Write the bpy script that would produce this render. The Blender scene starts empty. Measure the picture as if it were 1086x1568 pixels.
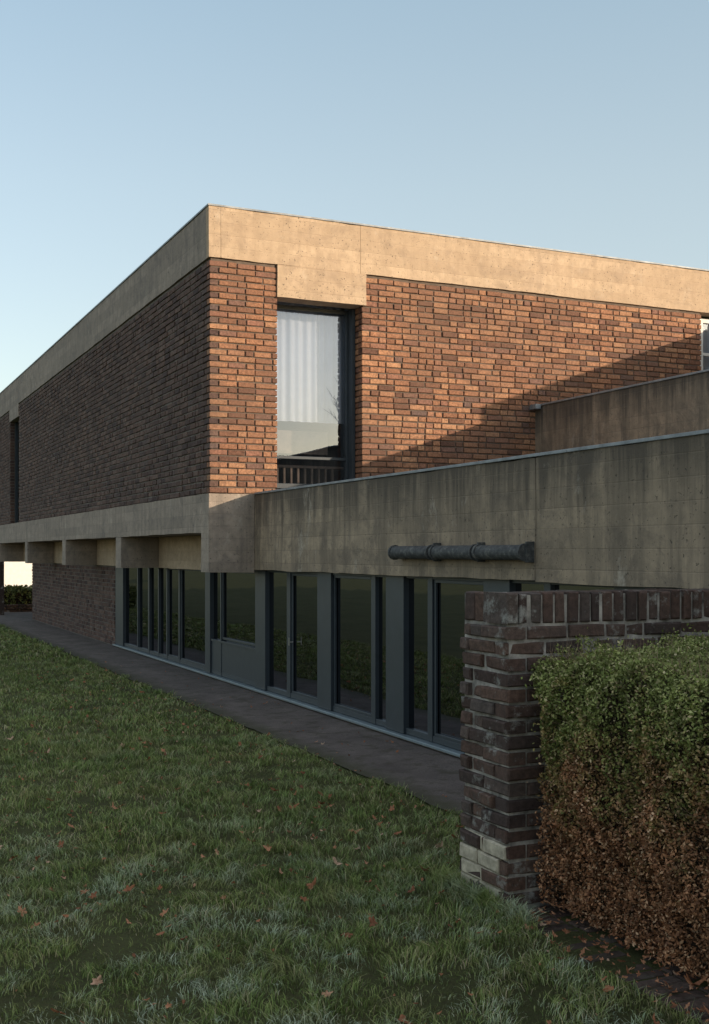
import bpy, math, random
import numpy as np
from mathutils import Vector, noise
random.seed(7); rng=np.random.default_rng(7)
S=bpy.context.scene
S.view_settings.view_transform='Standard'; S.view_settings.look='None'; S.view_settings.exposure=0
# ---------------- material helpers ----------------
class M:
    def __init__(s,name):
        s.m=bpy.data.materials.new(name); s.m.use_nodes=True
        s.t=s.m.node_tree; s.n=s.t.nodes; s.n.clear()
        s.out=s.n.new('ShaderNodeOutputMaterial')
    def node(s,t,**k):
        x=s.n.new(t)
        for a,b in k.items(): setattr(x,a,b)
        return x
    def link(s,a,b): s.t.links.new(a,b)
    def setin(s,sock,v):
        if isinstance(v,bpy.types.NodeSocket): s.link(v,sock)
        else: sock.default_value=v
    def geo(s): return s.node('ShaderNodeNewGeometry').outputs['Position']
    def attr(s,n): return s.node('ShaderNodeAttribute',attribute_name=n).outputs['Fac']
    def scale(s,v,sc):
        x=s.node('ShaderNodeVectorMath',operation='MULTIPLY'); s.link(v,x.inputs[0]); x.inputs[1].default_value=sc
        return x.outputs[0]
    def noise(s,v,scale,detail=4,rough=.55,dist=0):
        x=s.node('ShaderNodeTexNoise'); s.link(v,x.inputs['Vector'])
        x.inputs['Scale'].default_value=scale; x.inputs['Detail'].default_value=detail
        x.inputs['Roughness'].default_value=rough; x.inputs['Distortion'].default_value=dist
        return x.outputs['Fac']
    def ramp(s,f,stops,interp='LINEAR'):
        x=s.node('ShaderNodeValToRGB'); s.link(f,x.inputs[0]); e=x.color_ramp; e.interpolation=interp
        while len(e.elements)<len(stops): e.elements.new(.5)
        for el,(p,c) in zip(e.elements,stops):
            el.position=p; el.color=(c[0],c[1],c[2],1) if isinstance(c,(tuple,list)) else (c,c,c,1)
        return x.outputs[0]
    def mix(s,f,a,b,mode='MIX'):
        x=s.node('ShaderNodeMix',data_type='RGBA',blend_type=mode)
        s.setin(x.inputs[0],f)
        for i,v in ((6,a),(7,b)):
            if isinstance(v,(tuple,list)): v=(v[0],v[1],v[2],1)
            s.setin(x.inputs[i],v)
        return x.outputs[2]
    def math(s,op,a,b=0.):
        x=s.node('ShaderNodeMath',operation=op); s.setin(x.inputs[0],a); s.setin(x.inputs[1],b); return x.outputs[0]
    def sep(s,v):
        x=s.node('ShaderNodeSeparateXYZ'); s.link(v,x.inputs[0]); return x.outputs
    def bump(s,h,strength,dist,prev=None):
        x=s.node('ShaderNodeBump'); s.link(h,x.inputs['Height']); x.inputs['Strength'].default_value=strength
        x.inputs['Distance'].default_value=dist
        if prev: s.link(prev,x.inputs['Normal'])
        return x.outputs[0]
    def pbr(s,col,rough=.9,nrm=None,spec=.3,metal=0):
        p=s.node('ShaderNodeBsdfPrincipled')
        if isinstance(col,(tuple,list)): col=(col[0],col[1],col[2],1)
        s.setin(p.inputs['Base Color'],col); s.setin(p.inputs['Roughness'],rough)
        p.inputs['Specular IOR Level'].default_value=spec; p.inputs['Metallic'].default_value=metal
        if nrm: s.link(nrm,p.inputs['Normal'])
        s.link(p.outputs[0],s.out.inputs[0]); return p

def concrete(name,c1,c2,dark,stain=.5,pale=.0,topstain=None,palesc=3.3):
    m=M(name); P=m.geo(); x,y,z=m.sep(P)
    al=m.math('ADD',x,y)
    cmb=m.node('ShaderNodeCombineXYZ'); m.link(al,cmb.inputs[0]); m.link(z,cmb.inputs[1])
    n1=m.noise(P,1.3,5,.6); col=m.ramp(n1,[(.3,c2),(.7,c1)])
    n2=m.noise(P,9,6,.7); col=m.mix(m.ramp(n2,[(.35,.55),(.6,0.)]),col,dark)
    # separate boards of slightly different tone (height of a board about 0.135 m)
    bd=m.math('FLOOR',m.math('MULTIPLY',z,7.4)); c2_=m.node('ShaderNodeCombineXYZ'); m.link(m.math('MULTIPLY',al,.35),c2_.inputs[0]); m.link(m.math('MULTIPLY',bd,3.7),c2_.inputs[1])
    nb=m.noise(c2_.outputs[0],1.0,2,.5)
    col=m.mix(m.ramp(nb,[(.40,.42),(.55,0.)]),col,dark)
    st=m.scale(cmb.outputs[0],(6.,.4,1)); ns=m.noise(st,1.,6,.7)
    col=m.mix(m.ramp(ns,[(.46,0.),(.62,stain)]),col,dark)
    nq=m.noise(P,2.6,6,.75,.6); col=m.mix(m.ramp(nq,[(.5,0.),(.62,.45*stain+.1)]),col,(dark[0]*.6,dark[1]*.62,dark[2]*.7))
    if topstain:
        g=m.math('MULTIPLY',m.math('SUBTRACT',topstain,z),1.7)
        g=m.math('ADD',g,m.math('MULTIPLY',m.math('SUBTRACT',m.noise(m.scale(cmb.outputs[0],(9,.25,1)),1,6,.7),.5),2.8))
        col=m.mix(m.ramp(g,[(.0,.85),(.55,0.)]),col,(dark[0]*.5,dark[1]*.52,dark[2]*.56))
    np_=m.noise(m.scale(P,(1,1,.55)),palesc,7,.78,.2)
    col=m.mix(m.ramp(np_,[(.59,0.),(.72,pale)]),col,(.58,.52,.44))
    pit=m.noise(P,48,2,.5); col=m.mix(m.ramp(pit,[(.27,.8),(.36,0.)]),col,(.07,.06,.05))
    fr=m.math('FRACT',m.math('MULTIPLY',z,7.4))
    jl=m.ramp(fr,[(0.,1.),(.05,0.),(.96,0.),(1.,1.)])
    col=m.mix(m.math('MULTIPLY',jl,m.ramp(n1,[(.4,.1),(.6,.6)])),col,dark)
    b=m.bump(n2,.5,.006); b=m.bump(m.noise(P,90,4,.7),.6,.002,b)
    b=m.bump(m.math('SUBTRACT',1.,jl),.35,.004,b); b=m.bump(m.ramp(pit,[(.27,0.),(.36,1.)]),.6,.004,b)
    m.pbr(col,.92,b,.25); return m.m
MC=concrete('board_marked_concrete',(.59,.44,.305),(.51,.38,.26),(.36,.26,.175),.4,.3)
MCb=concrete('weathered_concrete',(.46,.355,.25),(.36,.28,.20),(.19,.152,.115),.8,.65,2.25,2.6)
MCg=concrete('shaded_concrete',(.44,.35,.28),(.36,.29,.235),(.21,.175,.145),.6,.4)  # copy of the front concrete with its shade put into a greyer colour
MCu2=concrete('upper_parapet_concrete',(.38,.28,.195),(.29,.225,.165),(.15,.122,.095),.8,.3,3.44)

def brickmat(name,stops,dirt,white=0.,soot=.5,ms=.6):
    m=M(name); P=m.geo(); r=m.attr('rnd')
    col=m.ramp(r,stops)
    n=m.noise(P,38,4,.7); col=m.mix(.9,col,m.ramp(n,[(.3,.45),(.7,1.35)]),'MULTIPLY')
    nb=m.noise(P,.75,6,.7); col=m.mix(m.ramp(nb,[(.42,0.),(.62,soot)]),col,dirt)
    ns=m.noise(P,14,4,.7); col=m.mix(m.ramp(ns,[(.53,0.),(.68,ms)]),col,dirt)
    if white:
        nw=m.noise(P,7,6,.75); col=m.mix(m.ramp(nw,[(.56,0.),(.68,white)]),col,(.42,.41,.38))
    b=m.bump(n,.7,.006); b=m.bump(m.noise(P,110,4,.7),.7,.002,b)
    m.pbr(col,.9,b,.25); return m.m
MB=brickmat('brown_brick',[(0,(.13,.068,.05)),(.18,(.26,.125,.075)),(.5,(.36,.175,.10)),(.8,(.45,.24,.135)),(.92,(.27,.13,.09)),(1,(.15,.10,.085))],(.17,.095,.066),ms=.55,soot=.65)
MBs=brickmat('shaded_brown_brick',[(0,(.07,.045,.042)),(.3,(.115,.068,.056)),(.6,(.145,.085,.066)),(.9,(.19,.12,.095)),(1,(.12,.085,.078))],(.078,.053,.048),ms=.4,soot=.45)  # darker copy of the front brick, side-wall shade put into the colour
MBd=brickmat('dark_brick',[(0,(.062,.042,.038)),(.4,(.10,.06,.048)),(.75,(.14,.082,.062)),(1,(.10,.078,.07))],(.06,.048,.044),.65)
MBe2=brickmat('mossy_paver',[(0,(.06,.042,.038)),(.5,(.095,.06,.05)),(1,(.12,.085,.07))],(.06,.055,.035),.1,.8)
def simple(name,c,rough=.8,metal=0,spec=.3,var=.3,sc=8,bump=.002):
    m=M(name); P=m.geo(); n=m.noise(P,sc,5,.65)
    col=m.ramp(n,[(.3,tuple(v*(1-var) for v in c)),(.7,tuple(v*(1+var) for v in c))])
    b=m.bump(m.noise(P,sc*8,3,.6),.4,bump)
    m.pbr(col,rough,b,spec,metal); return m.m
MM=simple('raked_mortar',(.13,.10,.08),.95,sc=14,bump=.004)
MMs=simple('grey_mortar',(.17,.145,.125),.95,sc=14,bump=.004)
MMd=simple('old_mortar',(.28,.255,.23),.95,sc=9,bump=.004,var=.8)
MP=simple('limewashed_brick',(.40,.35,.27),.95,sc=18,bump=.006,var=.45)
MZ=simple('zinc_coping',(.26,.275,.29),.6,.3,.3)
MF=simple('slate_blue_frame_paint',(.036,.046,.056),.45,0,.35,.12)
MS=simple('aluminium_sill',(.20,.25,.28),.4,.3,.5,.15)
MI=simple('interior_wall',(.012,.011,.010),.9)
MCu=simple('curtain_cloth',(.62,.63,.66),.9,var=.05)
MBe=simple('beige_panel',(.30,.22,.17),.8)
MH=simple('steel_handle',(.6,.6,.6),.3,.9)
MWh=simple('white_render',(.72,.70,.66),.9,var=.08)
MRf=simple('roof_tiles',(.12,.07,.055),.9,sc=5)
m=M('weathered_pipe'); P=m.geo(); n=m.noise(P,22,5,.7)
col=m.ramp(n,[(.35,(.035,.037,.04)),(.55,(.075,.077,.078)),(.68,(.17,.165,.15)),(.75,(.16,.085,.05))])
m.pbr(col,.7,m.bump(n,.6,.006),.3); MPipe=m.m
def glass(name,tint,base,gcol,ior=1.5):
    m=M(name)
    tr=m.node('ShaderNodeBsdfTransparent'); tr.inputs[0].default_value=(*tint,1)
    gl=m.node('ShaderNodeBsdfGlossy'); gl.inputs['Roughness'].default_value=.01; gl.inputs[0].default_value=(*gcol,1)
    P=m.geo(); b=m.bump(m.noise(P,1.1,2,.5),.06,.05); m.link(b,gl.inputs['Normal'])
    fr=m.node('ShaderNodeFresnel'); fr.inputs[0].default_value=ior
    f=m.math('ADD',fr.outputs[0],base)
    mx=m.node('ShaderNodeMixShader'); m.link(f,mx.inputs[0]); m.link(tr.outputs[0],mx.inputs[1]); m.link(gl.outputs[0],mx.inputs[2])
    m.link(mx.outputs[0],m.out.inputs[0]); return m.m
MG=glass('dark_glass',(.16,.19,.19),.0,(.27,.28,.31),1.45)
MG2=glass('window_glass',(.84,.87,.92),.15,(.60,.70,.88),1.5)

# ---------------- mesh helpers ----------------
def empty(name):
    e=bpy.data.objects.new(name,None); S.collection.objects.link(e); return e
def mk(name,V,F,mat,parent=None,attrs=None,smooth=False):
    me=bpy.data.meshes.new(name); me.from_pydata(V,[],F)
    ms=mat if isinstance(mat,list) else [mat]
    for q in ms: me.materials.append(q)
    if attrs:
        for k,a in attrs.items():
            at=me.attributes.new(k,'FLOAT','POINT'); at.data.foreach_set('value',np.asarray(a,dtype=np.float32))
    if smooth: me.polygons.foreach_set('use_smooth',[True]*len(me.polygons))
    me.update(); o=bpy.data.objects.new(name,me); S.collection.objects.link(o)
    if parent: o.parent=parent
    return o
def mkfast(name,V,tri_or_quad,n,mat,parent=None,attrs=None):
    me=bpy.data.meshes.new(name); Fc=np.asarray(tri_or_quad,dtype=np.int32)
    me.vertices.add(len(V)); me.vertices.foreach_set('co',np.asarray(V,dtype=np.float32).ravel())
    me.loops.add(Fc.size); me.loops.foreach_set('vertex_index',Fc.ravel())
    me.polygons.add(len(Fc)); me.polygons.foreach_set('loop_start',np.arange(0,Fc.size,n,dtype=np.int32))
    me.materials.append(mat)
    if attrs:
        for k,a in attrs.items():
            at=me.attributes.new(k,'FLOAT','POINT'); at.data.foreach_set('value',np.asarray(a,dtype=np.float32))
    me.update(calc_edges=True); me.validate()
    o=bpy.data.objects.new(name,me); S.collection.objects.link(o)
    if parent: o.parent=parent
    return o
def nbox(name,a,b,mat,parent=None,step=.14,amp=.005):
    L=[b[i]-a[i] for i in range(3)]; N=[max(1,min(220,int(round(l/step)))) for l in L]
    ax=[[a[i]+L[i]*k/N[i] for k in range(N[i]+1)] for i in range(3)]
    idx={};V=[];F=[]
    def v(i,j,k):
        q=(i,j,k)
        if q not in idx:
            p=Vector((ax[0][i],ax[1][j],ax[2][k]))
            if amp: p=p+noise.noise_vector(p*2.3)*amp+noise.noise_vector(p*11)*amp*.7
            idx[q]=len(V);V.append(p)
        return idx[q]
    for i in range(N[0]):
        for j in range(N[1]):
            F.append((v(i,j,0),v(i,j+1,0),v(i+1,j+1,0),v(i+1,j,0)))
            F.append((v(i,j,N[2]),v(i+1,j,N[2]),v(i+1,j+1,N[2]),v(i,j+1,N[2])))
    for i in range(N[0]):
        for k in range(N[2]):
            F.append((v(i,0,k),v(i+1,0,k),v(i+1,0,k+1),v(i,0,k+1)))
            F.append((v(i,N[1],k),v(i,N[1],k+1),v(i+1,N[1],k+1),v(i+1,N[1],k)))
    for j in range(N[1]):
        for k in range(N[2]):
            F.append((v(0,j,k),v(0,j,k+1),v(0,j+1,k+1),v(0,j+1,k)))
            F.append((v(N[0],j,k),v(N[0],j+1,k),v(N[0],j+1,k+1),v(N[0],j,k+1)))
    return mk(name,V,F,mat,parent)
def box(name,a,b,mat,parent=None): return nbox(name,a,b,mat,parent,step=1e9,amp=0)
def boxes(name,lst,mat,parent=None,bev=0):
    V=[];F=[]
    for a,b in lst:
        o=len(V)
        V+= [(a[0],a[1],a[2]),(b[0],a[1],a[2]),(b[0],b[1],a[2]),(a[0],b[1],a[2]),(a[0],a[1],b[2]),(b[0],a[1],b[2]),(b[0],b[1],b[2]),(a[0],b[1],b[2])]
        F+= [tuple(o+i for i in f) for f in ((3,2,1,0),(4,5,6,7),(0,1,5,4),(1,2,6,5),(2,3,7,6),(3,0,4,7))]
    ob=mk(name,V,F,mat,parent)
    if bev:
        md=ob.modifiers.new('b','BEVEL'); md.width=bev; md.segments=2
    return ob
class Bricks:
    def __init__(s): s.V=[];s.F=[];s.R=[]
    def brick(s,o,d,n,up,l,h,dep,jit=.003,bv=.005):
        j=lambda a:random.uniform(-a,a)
        r=random.random(); off=j(jit*1.3); ti=j(jit); tj=j(jit*.7)
        base=len(s.V)
        def P(x,z,y,q=.0015):
            w=off+ti*(x/l-.5)*2+tj*(z/h-.5)
            return o+d*(x+j(q))+up*(z+j(q))+n*(y+(w if y>-dep*.9 else 0))
        for (x,z) in ((0,0),(l,0),(l,h),(0,h)): s.V.append(P(x,z,-dep))
        for (x,z) in ((0,0),(l,0),(l,h),(0,h)): s.V.append(P(x,z,-bv))
        for (x,z) in ((bv,bv),(l-bv,bv),(l-bv,h-bv),(bv,h-bv)): s.V.append(P(x,z,0,bv*.4))
        for k in range(4):
            q=(k+1)%4
            s.F.append((base+k,base+q,base+4+q,base+4+k)); s.F.append((base+4+k,base+4+q,base+8+q,base+8+k))
        s.F.append((base+8,base+9,base+10,base+11))
        s.R+= [r]*12
    def wall(s,o,d,n,length,rows,course=.07,corner0=None,jit=.003,dep=.098,jt=.013,bv=.005):
        up=Vector((0,0,1)); hb=course-jt
        for r in range(rows):
            x=0.
            if corner0 is not None and (r%2)!=corner0: x=dep+jt
            first=True
            while x<length-.001:
                if first: l=.205 if r%2==0 else (.10 if corner0 is None else .205)
                else: l=.20 if random.random()<.6 else .095
                l+=random.uniform(-.006,.006)
                if x+l>length-.06: l=length-x
                s.brick(o+d*x+up*(r*course+random.uniform(-.002,.002)),d,n,up,l,hb+random.uniform(-.003,.001),dep,jit,bv)
                x+=l+jt*random.uniform(.7,1.2); first=False
    def make(s,name,mat,parent): return mk(name,s.V,s.F,mat,parent,{'rnd':s.R})
X=Vector((1,0,0));Y=Vector((0,1,0));Z=Vector((0,0,1))

# ================= BUILDING =================
B=empty('brick_and_concrete_building')
uL=3.862; vR=12.205; uB=4.40
ZT=5.445
nbox('roof_fascia_corner',(uL,vR,4.88),(4.0,12.30,ZT),MC,B)
for i,(a,b) in enumerate([(12.302,15.9),(15.905,20.1),(20.105,24.3),(24.305,31)]):
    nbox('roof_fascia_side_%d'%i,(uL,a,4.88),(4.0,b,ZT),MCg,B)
for i,(a,b) in enumerate([(4.003,5.717),(5.721,14)]):
    nbox('roof_fascia_front_%d'%i,(a,vR,4.88),(b,12.42,ZT),MC,B,amp=.008)
nbox('window_lintel',(4.672,vR-.006,4.51),(5.79,12.45,4.876),MC,B)
boxes('roof_coping',[((uL-.012,vR-.012,ZT+.003),(4.03,31.02,ZT+.022)),((4.032,vR-.012,ZT+.003),(14,12.45,ZT+.022))],MZ,B)
box('roof_slab',(4.0,12.42,5.1),(14,31,5.3),MCg,B)
boxes('roof_vent',[((6.3,12.6,5.4),(6.33,12.63,5.60)),((9.6,12.5,5.45),(9.75,12.62,5.51))],MZ,B)
bk=Bricks(); bs=Bricks(); z0=2.268
bk.wall(Vector((uL+.012,vR+.012,z0)),X,-Y,4.676-uL-.012,37,corner0=0,jit=.0045,jt=.014)
bk.wall(Vector((5.743,vR+.012,z0)),X,-Y,10.865-5.743,37,jit=.0045,jt=.014)
bk.wall(Vector((11.33,vR+.012,z0)),X,-Y,2.6,37)
bk.wall(Vector((4.5,vR+.012,z0-.21)),X,-Y,6.3,3)
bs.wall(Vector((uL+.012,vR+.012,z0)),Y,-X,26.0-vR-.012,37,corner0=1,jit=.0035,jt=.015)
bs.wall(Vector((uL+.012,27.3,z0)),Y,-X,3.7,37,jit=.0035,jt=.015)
bk.wall(Vector((5.743,vR+.12,z0)),Y,-X,.26,32)
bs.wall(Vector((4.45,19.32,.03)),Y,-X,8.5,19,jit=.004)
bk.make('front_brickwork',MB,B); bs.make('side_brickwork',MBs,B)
boxes('front_mortar',[((uL+.03,vR+.029,2.262),(4.66,12.5,4.875)),((5.760,vR+.029,2.05),(10.85,12.5,4.875)),((11.34,vR+.029,2.05),(14,12.5,4.875))],MM,B)
boxes('side_mortar',[((uL+.026,12.502,2.262),(4.1,25.99,4.875)),((uL+.026,27.31,2.262),(4.1,31,4.875)),((4.463,19.335,0),(4.6,27.8,1.37))],MMs,B)
boxes('slot_window_reveal',[((4.05,25.9,2.2),(4.1,27.4,4.88))],MI,B)
boxes('slot_window_frame',[((3.98,26.02,2.27),(4.04,26.08,4.6)),((3.98,26.6,2.27),(4.04,26.66,4.6)),((3.98,27.22,2.27),(4.04,27.28,4.6))],MF,B)
nbox('slot_lintel',(uL-.002,25.97,4.6),(4.05,27.33,4.878),MCg,B)
boxes('end_wall',[((4.1,30.8,1.83),(14,31,5.1)),((13.8,12.5,1.4),(14,30.8,5.1))],MM,B)
nbox('corner_block',(uL,vR,1.376),(4.397,12.50,2.258),MCg,B,amp=.004)
for i,(a,b) in enumerate([(12.505,16.4),(16.405,20.6),(20.605,24.8),(24.805,31)]):
    nbox('floor_band_%d'%i,(uL,a,1.824),(4.62,b,2.258),MCg,B)
for i,v in enumerate([16.33,20.5,24.7,28.9]):
    nbox('cantilever_beam_%d'%i,(uL-.006,v,1.376),(4.405,v+.32,1.820),MCg,B)
nbox('ground_floor_lintel',(4.41,12.51,1.376),(4.62,31,1.820),MC,B)
box('passage_soffit',(4.62,27.9,1.6),(14,31,1.9),MC,B)
nbox('passage_pier',(4.0,30.2,0),(4.14,30.9,1.82),MBd,B)
for i,(a,b,zb) in enumerate([(-16,-1.005,1.39),(-1,6.572,1.395),(6.58,12.20,1.405)]):
    nbox('terrace_parapet_%d'%i,(uB,a,zb),(uB+.22,b,2.25),MCb,B,amp=.007)
prs=[]
a=-16
for b in [-10,-5,-1,1.5,4.0,6.2,8.4,10.5,12.19]:
    prs.append(((uB-.012,a+.003,2.253),(uB+.24,b,2.275))); a=b
boxes('parapet_coping',prs,MZ,B,.003)
box('terrace_deck',(uB+.22,-16,1.9),(14,12.21,2.05),MCg,B)
nbox('upper_parapet',(8.165,1.0,2.05),(8.40,12.215,3.44),MCu2,B)
boxes('upper_parapet_coping',[((8.15,1.0,3.443),(8.42,8.3,3.465)),((8.15,8.303,3.443),(8.42,12.20,3.465)),((8.07,12.06,3.40),(8.148,12.20,3.46))],MZ,B,.003)
nbox('stair_wall',(11.3,7.5,2.05),(11.5,12.20,4.75),MC,B)
W=[]
gz0,gz1=2.35,4.50; gv=12.57
W+= [((4.60,gv-.04,gz0),(4.655,gv+.04,gz1)),((5.68,gv-.05,gz0),(5.742,gv+.04,gz1)),((4.655,gv-.04,gz1-.05),(5.68,gv+.04,gz1)),((4.655,gv-.04,gz0),(5.68,gv+.04,gz0+.06)),
     ((4.655,gv-.03,2.70),(5.68,gv+.03,2.735))]
boxes('upper_window_frame',W,MF,B,.004)
boxes('jamb_lining',[((5.70,12.40,gz0),(5.738,gv-.052,4.50))],MF,B)
mk('upper_window_glass',[(4.655,gv,gz0),(5.68,gv,gz0),(5.68,gv,gz1),(4.655,gv,gz1)],[(0,1,2,3)],MG2,B)
V=[];F=[]
n=160
for i in range(n+1):
    u=4.3+1.7*i/n; w=.016*math.sin(i*.62)+.012*math.sin(i*.23+1)
    V+=[(u,12.70+w,3.16),(u,12.70+w*.5,4.6)]
for i in range(n): F.append((2*i,2*i+2,2*i+3,2*i+1))
mk('curtain',V,F,MCu,B,smooth=True)
boxes('mirrored_house_panel',[((4.3,12.95,2.80),(5.62,13.0,3.08))],MBe,B)  # panel added inside, standing in for a house mirrored in the glass
boxes('window_balusters',[((4.55+.09*k,12.85,2.35),(4.575+.09*k,12.88,2.62)) for k in range(13)]+[((4.5,12.84,2.62),(5.9,12.9,2.65))],MBe,B)
boxes('room_shell',[((4.1,14.6,2.3),(7,14.7,4.9)),((4.1,12.6,2.28),(7,14.6,2.32)),((6.6,12.55,2.3),(6.7,14.6,4.9)),((4.1,12.5,4.85),(7,14.7,4.9)),((4.105,12.5,2.3),(4.15,14.6,4.85))],MI,B)
boxes('side_window_frame',[((10.87,12.26,2.3),(10.93,12.32,4.8)),((10.93,12.26,4.75),(11.3,12.32,4.8)),((10.93,12.26,4.30),(11.3,12.3,4.34)),((10.93,12.26,3.9),(11.3,12.3,3.94)),((11.08,12.262,2.3),(11.11,12.298,4.75))],MWh,B)
mk('side_window_glass',[(10.87,12.3,2.3),(11.33,12.3,2.3),(11.33,12.3,4.8),(10.87,12.3,4.8)],[(0,1,2,3)],MG2,B)
box('side_window_blind',(10.86,12.42,2.1),(11.33,12.44,4.85),MCu,B)
# -------- ground floor glazing --------
uG=4.5; zt=1.41
fr=[]
def post(a,b,du=.03,z0=.06): fr.append(((uG-du,a,z0),(uG+.06,b,zt)))
for a,b in [(12.03,12.36),(10.20,10.54),(8.66,9.0),(7.0,7.36),(5.4,5.8),(14.05,14.26),(18.75,19.3)]: post(a,b,.04)
for v,w in [(17.84,.05),(17.16,.08),(16.60,.05),(16.14,.06),(15.51,.07),(13.66,.04),(11.36,.10),(9.28,.08),(8.22,.08),(6.55,.08),(4.9,.07)]:
    fr.append(((uG-.025,v-w/2,.06),(uG+.05,v+w/2,zt)))
bays=[(4.3,5.4),(5.8,7.0),(7.36,8.66),(9.0,10.20),(10.54,12.03),(12.36,14.05),(14.26,18.75)]
for a,b in bays:
    fr.append(((uG-.02,a,.0601),(uG+.045,b,.11))); fr.append(((uG-.022,a,zt-.03),(uG+.045,b,zt-.0005)))
def sash(a,b,z0=.11,z1=1.38,w=.026):
    fr.append(((uG-.012,a,z0),(uG+.008,a+w,z1)));fr.append(((uG-.012,b-w,z0),(uG+.008,b,z1)))
    fr.append(((uG-.014,a+w,z0),(uG+.006,b-w,z0+w)));fr.append(((uG-.014,a+w,z1-w),(uG+.006,b-w,z1)))
sash(10.55,11.30);sash(9.33,10.19);sash(7.37,8.17);sash(14.27,15.46);sash(12.37,13.63,.52);sash(15.56,16.1)
fr.append(((uG-.018,12.361,.111),(uG+.008,14.048,.47))); fr.append(((uG-.03,12.362,.471),(uG+.05,14.047,.50)))
boxes('glazing_frames',fr,MF,B,.003)
mk('ground_floor_glass',[(uG+.012,4.3,.06),(uG+.012,19.3,.06),(uG+.012,19.3,zt),(uG+.012,4.3,zt)],[(0,1,2,3)],MG,B)
boxes('aluminium_sill',[((uG-.09,4.7,.03),(uG+.06,19.3,.055))],MS,B,.004)
nbox('plinth',(uG-.05,4.6,-.02),(uG+.2,19.33,.028),MCb,B)
boxes('door_handle',[((uG-.06,11.255,.62),(uG-.05,11.267,.70)),((uG-.05,11.257,.65),(uG-.012,11.265,.66))],MH,B)
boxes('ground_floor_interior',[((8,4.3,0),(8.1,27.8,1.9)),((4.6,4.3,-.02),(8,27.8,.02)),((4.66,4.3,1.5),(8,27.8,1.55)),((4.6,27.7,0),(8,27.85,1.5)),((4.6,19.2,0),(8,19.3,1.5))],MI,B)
V=[];F=[]
for (a,b) in [(16.2,16.5),(15.6,15.75),(11.45,12.0)]:
    m_=24; o=len(V)
    for i in range(m_+1):
        v=a+(b-a)*i/m_; w=.02*math.sin(i*1.3)
        V+=[(4.6+w,v,.05),(4.6+w,v,1.38)]
    for i in range(m_): F.append((o+2*i,o+2*i+2,o+2*i+3,o+2*i+1))
mk('ground_floor_curtains',V,F,MWh,B,smooth=True)
box('blank_wall',(4.46,-16,0),(4.6,4.29,1.385),MBd,B)
def tube(name,p0,p1,r,mat,parent,seg=20,prof=None):
    V=[];F=[];pr=prof or [(0,r),(1,r)]
    d=(p1-p0)
    for t,rr in pr:
        c=p0+d*t
        for k in range(seg):
            an=2*math.pi*k/seg; V.append(c+Vector((math.cos(an)*rr,0,math.sin(an)*rr)))
    for i in range(len(pr)-1):
        for k in range(seg):
            F.append((i*seg+k,i*seg+(k+1)%seg,(i+1)*seg+(k+1)%seg,(i+1)*seg+k))
    F.append(tuple(range(seg)));F.append(tuple(range((len(pr)-1)*seg,len(pr)*seg)))
    return mk(name,V,F,mat,parent)
pf=[]
Lp=2.02
for a,b in [(0,.62),(.65,1.28),(1.32,1.99)]:
    pf+=[(a/Lp,.035),((a+.001)/Lp,.062),((a+.025)/Lp,.062),((a+.026)/Lp,.053),((b-.026)/Lp,.053),((b-.025)/Lp,.062),((b)/Lp,.062),((b+.001)/Lp,.035)]
tube('drain_pipe',Vector((uB-.064,6.60,1.60)),Vector((uB-.064,6.60+Lp,1.60)),.05,MPipe,B,prof=pf)
boxes('pipe_brackets',[((uB-.068,6.60+q,1.53),(uB+.002,6.615+q,1.675)) for q in (-.01,.628,1.295)],MPipe,B,.004)

# ================= GARDEN WALL =================
G=empty('brick_garden_wall')
gb=Bricks(); gu,gvv=2.752,4.34
rows=18; zc=.02
gb.wall(Vector((gu,gvv,zc)),X,-Y,1.64,rows,corner0=0,jit=.008,jt=.014,bv=.007)
gb.wall(Vector((gu,gvv,zc)),Y,-X,.41,rows,corner0=1,jit=.010,jt=.014,bv=.007)
zt2=zc+rows*.07; x=0
while x<1.62:
    w=.052+random.uniform(-.004,.004); gb.brick(Vector((gu+x,gvv,zt2)),X,-Y,Z,w,.138+random.uniform(-.006,.004),.2,.007,.007); x+=w+.014
x=.0
while x<.38:
    w=.085; gb.brick(Vector((gu,gvv+x+.004,zt2)),Y,-X,Z,w,.136,.06,.008,.007); x+=w+.012
gb.make('brickwork',MBd,G)
boxes('mortar_core',[((gu+.018,gvv+.012,-.05),(4.395,gvv+.40,zt2+.128))],MMd,G)
pb=Bricks(); 
for r in range(4):
    xx=0 if r%2 else .05
    while xx<.38-.012*r:
        l=min(.19,.40-xx); pb.brick(Vector((gu-.004,gvv+.012+xx,zc+r*.07-.006)),Y,-X,Z,l,.066,.03,.006,.008); xx+=l+.004
pb.make('limewash_patch',MP,G)

# ================= GROUND =================
m=M('lawn_soil'); P=m.geo()
n=m.noise(P,1.1,6,.65); n2=m.noise(P,30,6,.8)
col=m.ramp(n,[(.35,(.07,.085,.03)),(.6,(.11,.12,.045))])
col=m.mix(m.ramp(n2,[(.4,.6),(.62,0.)]),col,(.07,.058,.034))
m.pbr(col,.95,m.bump(n2,1.,.03),.1)
MLs=m.m
V=[];F=[]
def hgt(x,y): return .018*noise.noise(Vector((x*.7,y*.7,0)))+.010*noise.noise(Vector((x*3,y*3,4)))
xs=sorted(set([-600,-200,-60,-20]+[round(-8+.25*i,3) for i in range(46)]+[3.5,6,30,100,600])); ys=[-600,-200,-60,-20]+[-3+.25*i for i in range(150)]+[60,120,600]
for yy in ys:
    for xx in xs:
        near=-8<xx<3.4 and -3<yy<34
        V.append((xx,yy,hgt(xx,yy)-.004 if near and xx<3.3 else -.006))
nx=len(xs)
for j in range(len(ys)-1):
    for i in range(nx-1): F.append((j*nx+i,j*nx+i+1,(j+1)*nx+i+1,(j+1)*nx+i))
mk('lawn_ground',V,F,MLs,smooth=True)
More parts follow.
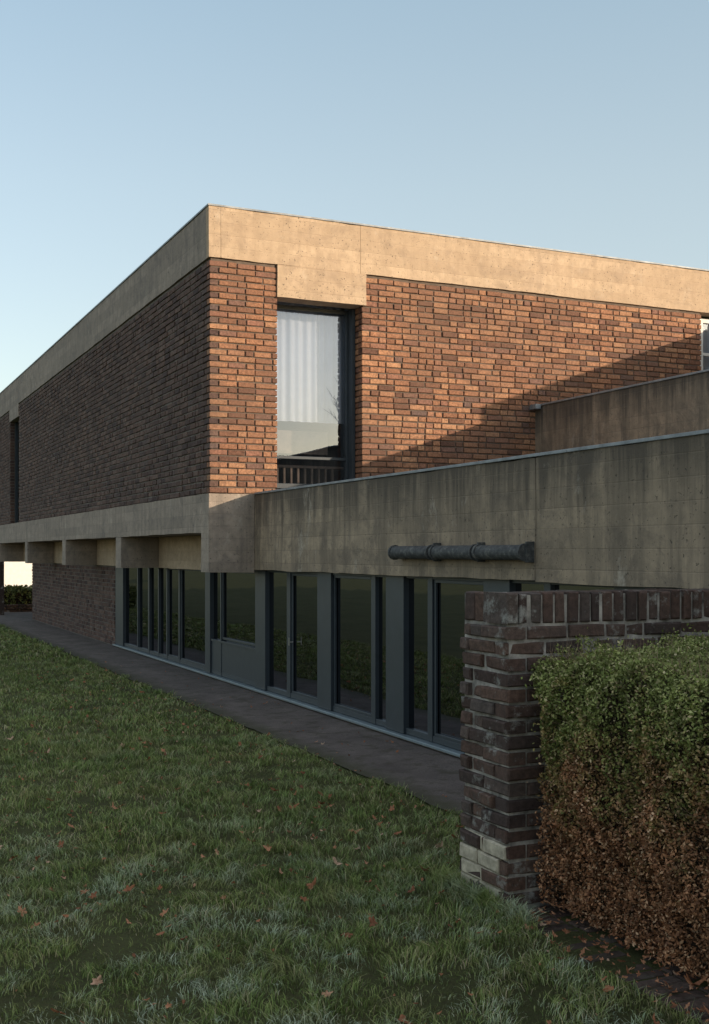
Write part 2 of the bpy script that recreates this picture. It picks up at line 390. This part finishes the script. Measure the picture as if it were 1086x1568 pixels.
m=M('worn_asphalt'); P=m.geo(); n=m.noise(P,2.2,6,.7); n2=m.noise(P,120,3,.7)
col=m.ramp(n,[(.3,(.085,.07,.064)),(.55,(.135,.112,.102)),(.75,(.19,.16,.145))])
col=m.mix(.7,col,m.ramp(n2,[(.3,.4),(.7,1.5)]),'MULTIPLY')
col=m.mix(m.ramp(m.noise(P,6,5,.7),[(.52,0.),(.62,.6)]),col,(.055,.05,.03))
xe=m.sep(P)[0]; ed=m.math('ADD',m.math('MULTIPLY',m.math('SUBTRACT',3.75,xe),4.),m.math('MULTIPLY',m.math('SUBTRACT',m.noise(P,4,5,.7),.5),1.5))
col=m.mix(m.ramp(ed,[(.1,0.),(.8,.8)]),col,(.055,.055,.028))
m.pbr(col,.88,m.bump(n2,.7,.006),.25)
V=[];F=[]
for j in range(330):
    v=4.6+.12*j; e=3.50+.05*noise.noise(Vector((0,v*1.5,3)))+.02*noise.noise(Vector((0,v*7,3)))
    V+=[(e,v,.006),(4.06,v,.012),(4.46,v,.014)]
    if j: F+=[(3*j-3,3*j-2,3*j+1,3*j),(3*j-2,3*j-1,3*j+2,3*j+1)]
mk('footpath',V,F,m.m)
box('passage_paving',(4.465,27.9,-.05),(12,31.5,.01),m.m)
eb=Bricks()
for i in range(90):
    for k,(a,l) in enumerate([(2.70,.20),(2.91,.20)]):
        if random.random()<.12: continue
        eb.brick(Vector((a+random.uniform(-.008,.008),4.33-.075*i-.065,random.uniform(-.002,.008))),X,Z,Y,l,.066,.04,.003)
eb.make('brick_edging',MBe2,None)
# ---------- lawn grass ----------
def vnoise(x,y,sc,seed):
    r=np.random.default_rng(seed).random((256,256)); x=x*sc+1000;y=y*sc+1000
    xi=np.floor(x).astype(int);yi=np.floor(y).astype(int);fx=x-xi;fy=y-yi;fx=fx*fx*(3-2*fx);fy=fy*fy*(3-2*fy)
    g=lambda a,b:r[a%256,b%256]
    return (g(xi,yi)*(1-fx)+g(xi+1,yi)*fx)*(1-fy)+(g(xi,yi+1)*(1-fx)+g(xi+1,yi+1)*fx)*fy
def inview(u,v,mar=.12):
    xc=.9078*u-.4195*v; d=.4195*u+.9078*v
    return (d>2.6)&(xc/d>-.31-mar)&(xc/d<.31+mar)
U=[];VV=[];Wd=[];Hh=[]
for (d0,d1,den,w,h) in [(2.6,6.2,10000,.003,.046),(6.2,10,5500,.0042,.046),(10,17,2200,.0075,.045),(17,34,700,.017,.05)]:
    A=(3.50+14)*(d1*1.15+1); N=int(A*den)
    u=rng.uniform(-14,3.56,N).astype(np.float32); v=rng.uniform(0,d1*1.15+1,N).astype(np.float32)
    d=.4195*u+.9078*v
    edge=3.48+.10*(vnoise(v,v*0,2.2,21)-.5)+.10*(vnoise(v,v*0,9,22)-.5)+.03*rng.random(N)
    e2=2.71+.10*(vnoise(v,v*0,5,23)-.4)
    k=inview(u,v)&(d>=d0)&(d<d1)&((v<4.6)|(u<edge))&~((u>e2)&(v<4.8))
    u=u[k];v=v[k]
    cl=vnoise(u,v,6,1)*.5+vnoise(u,v,15,2)*.5
    k=rng.random(len(u))<np.clip(cl*2.2-.4,.08,1); u=u[k];v=v[k];cl=cl[k]
    U.append(u);VV.append(v);Wd.append(np.full(len(u),w)*rng.uniform(.7,1.3,len(u)));Hh.append(h*(.3+cl*1.25)*rng.uniform(.4,1.15,len(u)))
# longer tufts hugging the foot of the garden wall
nt_=2600; tv=rng.uniform(4.1,4.9,nt_); tu=2.735-rng.exponential(.025,nt_)
U.append(tu);VV.append(tv);Wd.append(np.full(nt_,.003));Hh.append(rng.uniform(.03,.11,nt_))
U=np.concatenate(U).astype(float);VV=np.concatenate(VV).astype(float);Wd=np.concatenate(Wd);Hh=np.concatenate(Hh)
N=len(U); print('blades',N)
an=rng.uniform(0,2*np.pi,N); la=rng.uniform(0,2*np.pi,N)
la=np.where(rng.random(N)<.5,la,vnoise(U,VV,8,31)*6.28*2); ln=Hh*rng.uniform(.3,1.5,N)
dx=np.cos(an)*Wd/2;dy=np.sin(an)*Wd/2; lx=np.cos(la)*ln;ly=np.sin(la)*ln
zz=.0*U-.004+.012*(vnoise(U,VV,.9,5)-.5)
co=np.zeros((N,5,3))
co[:,0]=np.stack([U-dx,VV-dy,zz-.012],1);co[:,1]=np.stack([U+dx,VV+dy,zz-.012],1)
co[:,2]=np.stack([U+dx*.8+lx*.35,VV+dy*.8+ly*.35,zz+Hh*.6],1);co[:,3]=np.stack([U-dx*.8+lx*.35,VV-dy*.8+ly*.35,zz+Hh*.6],1)
co[:,4]=np.stack([U+lx,VV+ly,zz+Hh*.9],1)
i0=np.arange(N)[:,None]*5
Ft=np.concatenate([i0+np.array([[0,1,2]]),i0+np.array([[0,2,3]]),i0+np.array([[3,2,4]])])
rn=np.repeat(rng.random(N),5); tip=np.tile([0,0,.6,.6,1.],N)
m=M('grass_blades'); P=m.geo(); r=m.attr('rnd'); tp=m.attr('tip')
col=m.ramp(r,[(0,(.15,.21,.055)),(.5,(.24,.305,.085)),(.82,(.34,.37,.13)),(.92,(.46,.38,.21)),(1,(.52,.41,.27))])
n1=m.noise(P,1.0,4,.6); col=m.mix(m.ramp(n1,[(.4,0.),(.65,.5)]),col,(.12,.20,.05))
n3=m.noise(P,3.5,4,.6); col=m.mix(m.ramp(n3,[(.5,0.),(.7,.45)]),col,(.33,.28,.14))
nf=m.noise(P,2.3,8,.85,.2); fro=m.math('MULTIPLY',m.ramp(nf,[(.49,0.),(.60,1.)]),m.math('ADD',m.math('MULTIPLY',tp,.85),.15))
px,y_,_z=m.sep(P); fro=m.math('MULTIPLY',fro,m.ramp(m.math('MULTIPLY',m.math('ADD',y_,m.math('MULTIPLY',px,.6)),.1),[(.42,1.),(.8,.2)]))
col=m.mix(fro,col,(.66,.74,.64))
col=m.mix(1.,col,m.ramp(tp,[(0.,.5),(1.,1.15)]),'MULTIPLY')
m.pbr(col,.7,None,.2)
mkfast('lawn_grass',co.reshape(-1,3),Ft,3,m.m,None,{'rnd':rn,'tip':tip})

# ---------- fallen leaves ----------
def leafmat(name,stops):
    m=M(name); P=m.geo(); r=m.attr('rnd'); col=m.ramp(r,stops)
    n=m.noise(P,90,3,.6); col=m.mix(.6,col,m.ramp(n,[(.3,.6),(.7,1.3)]),'MULTIPLY')
    m.pbr(col,.75,None,.2); return m.m
MFL=leafmat('dry_leaf',[(0,(.18,.075,.04)),(.4,(.31,.13,.065)),(.8,(.42,.20,.11)),(1,(.48,.34,.24))])
V=[];F=[];R=[]
def fallen(u,v,z,size):
    o=len(V); n=26; c=Vector((u,v,z)); rot=random.uniform(0,6.28); r=random.random()
    nrm=Vector((random.uniform(-.8,.8),random.uniform(-.8,.8),1)).normalized(); q=Z.rotation_difference(nrm)
    cur=random.uniform(1.,6)/size*.6; ax=random.uniform(0,3.14)
    lob=random.choice([3,5,5])
    V.append(c+Vector((0,0,.004)));R.append(r)
    for k in range(n):
        a=2*math.pi*k/n
        rr=size*.5*(.42+.58*abs(math.cos(a*lob/2))**.9)*(1+random.uniform(-.18,.18))*(1.25-.45*abs(math.sin(a)))
        x=rr*math.cos(a);y=rr*math.sin(a)*.8
        w=x*math.cos(ax)+y*math.sin(ax); zz=cur*w*w*.5+random.uniform(-.04,.06)*size
        p=Vector((x*math.cos(rot)-y*math.sin(rot),x*math.sin(rot)+y*math.cos(rot),zz)); V.append(c+q@p);R.append(r)
    for k in range(n): F.append((o,o+1+k,o+1+(k+1)%n))
cnt=0
while cnt<800:
    u=random.uniform(-5,3.5);v=random.uniform(2.2,16)
    if not inview(np.array([u]),np.array([v]),.08)[0]: continue
    if u>2.68 and v<4.8: continue
    if random.random()>min(1,6/max(v,1))*(.3+.7*max(0,(u+1.5)/4.5)): continue
    fallen(u,v,random.uniform(.018,.034),random.choice([.015,.018,.022,.026,.03,.036,.05])*random.uniform(.85,1.25)); cnt+=1
for i in range(60):
    fallen(random.uniform(3.55,4.4),random.uniform(5,18),.024,random.uniform(.015,.035))
for u,v,s in [(2.45,2.72,.085),(2.33,2.50,.10),(2.60,2.80,.07),(2.72,3.0,.09),(2.85,3.25,.08),(1.9,3.1,.06),(2.55,3.35,.05),(1.25,4.6,.055)]: fallen(u,v,.035,s)
for i in range(420):
    u=random.uniform(2.66,3.1);v=random.uniform(2.2,4.3); fallen(u,v,random.uniform(.012,.03),random.uniform(.012,.035))
mk('fallen_leaves',V,F,MFL,None,{'rnd':R})

# ---------- hedge ----------
H=empty('clipped_hedge')
def hedge(name,parent,u0,u1,v0,v1,h,N,ls,mat,under=.1):
    A=[(v1-v0)*h*1.3,(v1-v0)*(u1-u0),(u1-u0)*h*.8]; tot=sum(A)
    Ps=[];Ns=[]
    for f,a in enumerate(A):
        k=int(N*a/tot); s=rng.random(k);t=rng.random(k)
        if f==0: p=np.stack([np.full(k,u0),v0+(v1-v0)*s,.05+(h-.05)*t],1); nn=np.tile([-1.,0,.15],(k,1))
        if f==1: p=np.stack([u0+(u1-u0)*s,v0+(v1-v0)*t,np.full(k,h)],1); nn=np.tile([0,0,1.],(k,1))
        if f==2: p=np.stack([u0+(u1-u0)*s,np.full(k,v0),.05+(h-.05)*t],1); nn=np.tile([0,-1.,.15],(k,1))
        Ps.append(p);Ns.append(nn)
    p=np.concatenate(Ps);nn=np.concatenate(Ns);k=len(p)
    a=p[:,0]*1.3+p[:,1]; b=p[:,2]+p[:,0]*.7
    bulge=(vnoise(a,b,3,11)-.5)*.10+(vnoise(a,b,9,12)-.5)*.09+(vnoise(a,b,25,13)-.5)*.05
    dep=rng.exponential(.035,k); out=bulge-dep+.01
    isf=(nn[:,2]<.5)
    sh=np.clip((p[:,2]-(h-.12))/.12,0,1); ft=np.clip((.45-p[:,2])/.45,0,1)
    out=out-np.where(isf,.07*sh**2+under*ft,0)
    edge=np.clip((u0+.12-p[:,0])/.12,0,1); out=out-np.where(~isf,.05*edge**2,0)
    p=p+nn*out[:,None]
    strand=rng.random(k)<.03; p=p+nn*(strand*rng.uniform(0,.07,k))[:,None]
    d1=rng.normal(size=(k,3))+nn*.5; d1/=np.linalg.norm(d1,axis=1)[:,None]
    d2=np.cross(d1,rng.normal(size=(k,3))); d2/=np.linalg.norm(d2,axis=1)[:,None]
    L=(ls*rng.uniform(.6,1.3,k))[:,None]; c=np.zeros((k,4,3))
    c[:,0]=p-d1*L*.5; c[:,2]=p+d1*L*.5; c[:,1]=p+d2*L*.27; c[:,3]=p-d2*L*.27
    c[:,:,2]=np.maximum(c[:,:,2],.01)
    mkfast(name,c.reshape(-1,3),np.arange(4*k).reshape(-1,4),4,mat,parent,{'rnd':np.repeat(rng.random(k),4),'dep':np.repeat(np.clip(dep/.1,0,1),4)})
m=M('hedge_foliage'); P=m.geo(); r=m.attr('rnd'); z=m.sep(P)[2]
gr=m.ramp(r,[(0,(.12,.15,.04)),(.5,(.22,.25,.075)),(.85,(.34,.35,.14)),(1,(.46,.39,.23))])
br=m.ramp(r,[(0,(.13,.06,.035)),(.45,(.28,.13,.065)),(.8,(.42,.21,.11)),(1,(.52,.35,.22))])
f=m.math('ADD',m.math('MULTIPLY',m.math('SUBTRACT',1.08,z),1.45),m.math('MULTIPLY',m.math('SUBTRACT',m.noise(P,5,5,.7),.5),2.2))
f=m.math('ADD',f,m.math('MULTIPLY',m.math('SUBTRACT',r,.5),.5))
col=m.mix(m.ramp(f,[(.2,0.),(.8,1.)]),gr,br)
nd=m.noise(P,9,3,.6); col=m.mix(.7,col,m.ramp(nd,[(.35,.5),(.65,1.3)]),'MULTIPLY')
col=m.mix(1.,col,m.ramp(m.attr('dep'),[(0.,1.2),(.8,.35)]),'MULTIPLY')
m.pbr(col,.7,None,.2)
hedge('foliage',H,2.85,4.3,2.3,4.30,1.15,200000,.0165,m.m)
MCore=simple('hedge_twigs_core',(.03,.02,.014),.95)
nbox('twig_core',(3.02,2.45,0),(4.3,4.28,1.05),MCore,H,.08,.03)
V=[];F=[]
for i in range(3600):
    v=random.uniform(2.4,4.28); z=random.uniform(.05,1.15); top=random.random()<.45
    if top: p=Vector((random.uniform(2.9,4.2),v,1.10)); d=Vector((random.uniform(-.4,.4),random.uniform(-.4,.4),1)).normalized()
    else: p=Vector((2.93+.08*max(0,(.45-z)/.45),v,z)); d=Vector((-1,random.uniform(-.7,.7),random.uniform(0,1.1))).normalized()
    l=random.uniform(.06,.17); s=d.cross(Vector((random.random(),random.random(),random.random()))).normalized()*.0014
    o=len(V); V+=[p-s,p+s,p+d*l]; F.append((o,o+1,o+2))
mk('twigs',V,F,simple('twig_bark',(.28,.20,.13),.9),H)
H2=empty('boxwood_hedge')
m_=M('boxwood_foliage'); r=m_.attr('rnd'); m_.pbr(m_.ramp(r,[(0,(.06,.085,.025)),(1,(.2,.21,.07))]),.7,None,.2)
hedge('foliage',H2,1.0,9.0,32.2,33.2,.62,9000,.09,m_.m,0)
box('twig_core',(1.1,32.3,0),(8.9,33.2,.55),MCore,H2)
nb=Bricks(); nb.wall(Vector((2.5,31.8,.0)),X,-Y,7,3); nb.make('low_brick_wall',MBd,None)
# pale rendered house glimpsed through the passage
WH=empty('white_rendered_house')
hx0,hx1,hy0,hy1,hz=4.6,16.,46.,54.,2.9
boxes('walls',[((hx0,hy0,0),(hx1,hy1,hz))],MWh,WH)
mk('roof',[(hx0-.3,hy0-.4,hz-.05),(hx1+.3,hy0-.4,hz-.05),(hx1+.3,hy1+.4,hz-.05),(hx0-.3,hy1+.4,hz-.05),(hx0-.3,(hy0+hy1)/2,hz+1.7),(hx1+.3,(hy0+hy1)/2,hz+1.7)],
   [(0,1,5,4),(2,3,4,5),(0,4,3),(1,2,5),(3,2,1,0)],MRf,WH)
wn=[((x_,hy0-.02,.9),(x_+1.1,hy0+.05,2.1)) for x_ in (7.6,10.2,13.6)]
boxes('windows',wn,MI,WH)
boxes('window_sills',[((a[0]-.06,hy0-.1,.84),(b[0]+.06,hy0-.001,.897)) for a,b in wn],MCg,WH)
boxes('front_door',[((12.1,hy0-.03,0),(13.0,hy0+.05,2.05))],MF,WH)
# ---------- bare tree behind the viewer (seen mirrored in the upper window) ----------
T=empty('bare_tree'); V=[];F=[]
random.seed(21)
def limb(p,d,l,r,lev):
    n=3; pts=[p]; rr=[r]; dd=d.copy()
    for i in range(n):
        dd=(dd+Vector((random.uniform(-.18,.18),random.uniform(-.18,.18),random.uniform(-.05,.12)))).normalized(); pts.append(pts[-1]+dd*l/n); rr.append(r*(1-.45*(i+1)/n))
    o=len(V); sg=5
    for q,w in zip(pts,rr):
        a=dd.orthogonal().normalized(); b=dd.cross(a)
        for k in range(sg):
            t=2*math.pi*k/sg; V.append(q+a*math.cos(t)*w+b*math.sin(t)*w)
    for i in range(n):
        for k in range(sg): F.append((o+i*sg+k,o+i*sg+(k+1)%sg,o+(i+1)*sg+(k+1)%sg,o+(i+1)*sg+k))
    if lev<5:
        for c in range(random.choice([2,3,3])):
            nd=(dd+Vector((random.uniform(-.8,.8),random.uniform(-.8,.8),random.uniform(-.1,.5)))).normalized()
            limb(pts[-1 if c<2 else 2],nd,l*random.uniform(.6,.8),r*.55,lev+1)
limb(Vector((17.9,-15,0)),Z,2.8,.2,0)
mk('trunk_and_branches',V,F,simple('bark',(.05,.045,.035),.95),T)

# ================= LIGHT =================
sd=Vector((1,-1.2,.345)).normalized()
el=math.asin(sd.z)
L=bpy.data.lights.new('sun','SUN'); L.energy=4.9; L.angle=math.radians(.5); L.color=(1,.82,.62)
lo=bpy.data.objects.new('sun',L); S.collection.objects.link(lo); lo.rotation_euler=sd.to_track_quat('Z','Y').to_euler()
w=bpy.data.worlds.new('World'); S.world=w; w.use_nodes=True; nt=w.node_tree; bg=nt.nodes['Background']
sk=nt.nodes.new('ShaderNodeTexSky'); sk.sky_type='NISHITA'; sk.sun_disc=False; sk.sun_elevation=el; sk.sun_rotation=math.atan2(sd.x,sd.y)
sk.air_density=1.0; sk.dust_density=1.2; sk.ozone_density=1.3
nt.links.new(sk.outputs[0],bg.inputs[0]); bg.inputs[1].default_value=.15
tc=nt.nodes.new('ShaderNodeTexCoord'); sp=nt.nodes.new('ShaderNodeSeparateXYZ'); nt.links.new(tc.outputs['Generated'],sp.inputs[0])
rp=nt.nodes.new('ShaderNodeValToRGB'); nt.links.new(sp.outputs[2],rp.inputs[0]); e=rp.color_ramp
for _ in range(3): e.elements.new(.5)
for el_,(p,c) in zip(e.elements,[(0,(.34,.32,.27)),(.12,(.36,.345,.285)),(.3,(.31,.335,.30)),(.45,(.235,.295,.30)),(1,(.52,.49,.45))]): el_.position=p; el_.color=(*c,1)
b2=nt.nodes.new('ShaderNodeBackground'); nt.links.new(rp.outputs[0],b2.inputs[0]); b2.inputs[1].default_value=1.0  # haze layer added as fill light, brightest at the unseen zenith
ad=nt.nodes.new('ShaderNodeAddShader'); nt.links.new(bg.outputs[0],ad.inputs[0]); nt.links.new(b2.outputs[0],ad.inputs[1])
nt.links.new(ad.outputs[0],nt.nodes['World Output'].inputs[0])
# ================= CAMERA =================
c=bpy.data.cameras.new('camera'); co_=bpy.data.objects.new('camera',c); S.collection.objects.link(co_); S.camera=co_
c.sensor_fit='VERTICAL'; c.sensor_height=36; c.lens=40.29; c.shift_y=.0395; c.clip_start=.05; c.clip_end=2000
co_.location=(0,0,1.6); co_.rotation_euler=(math.radians(90),0,-math.atan2(.4195,.9078))
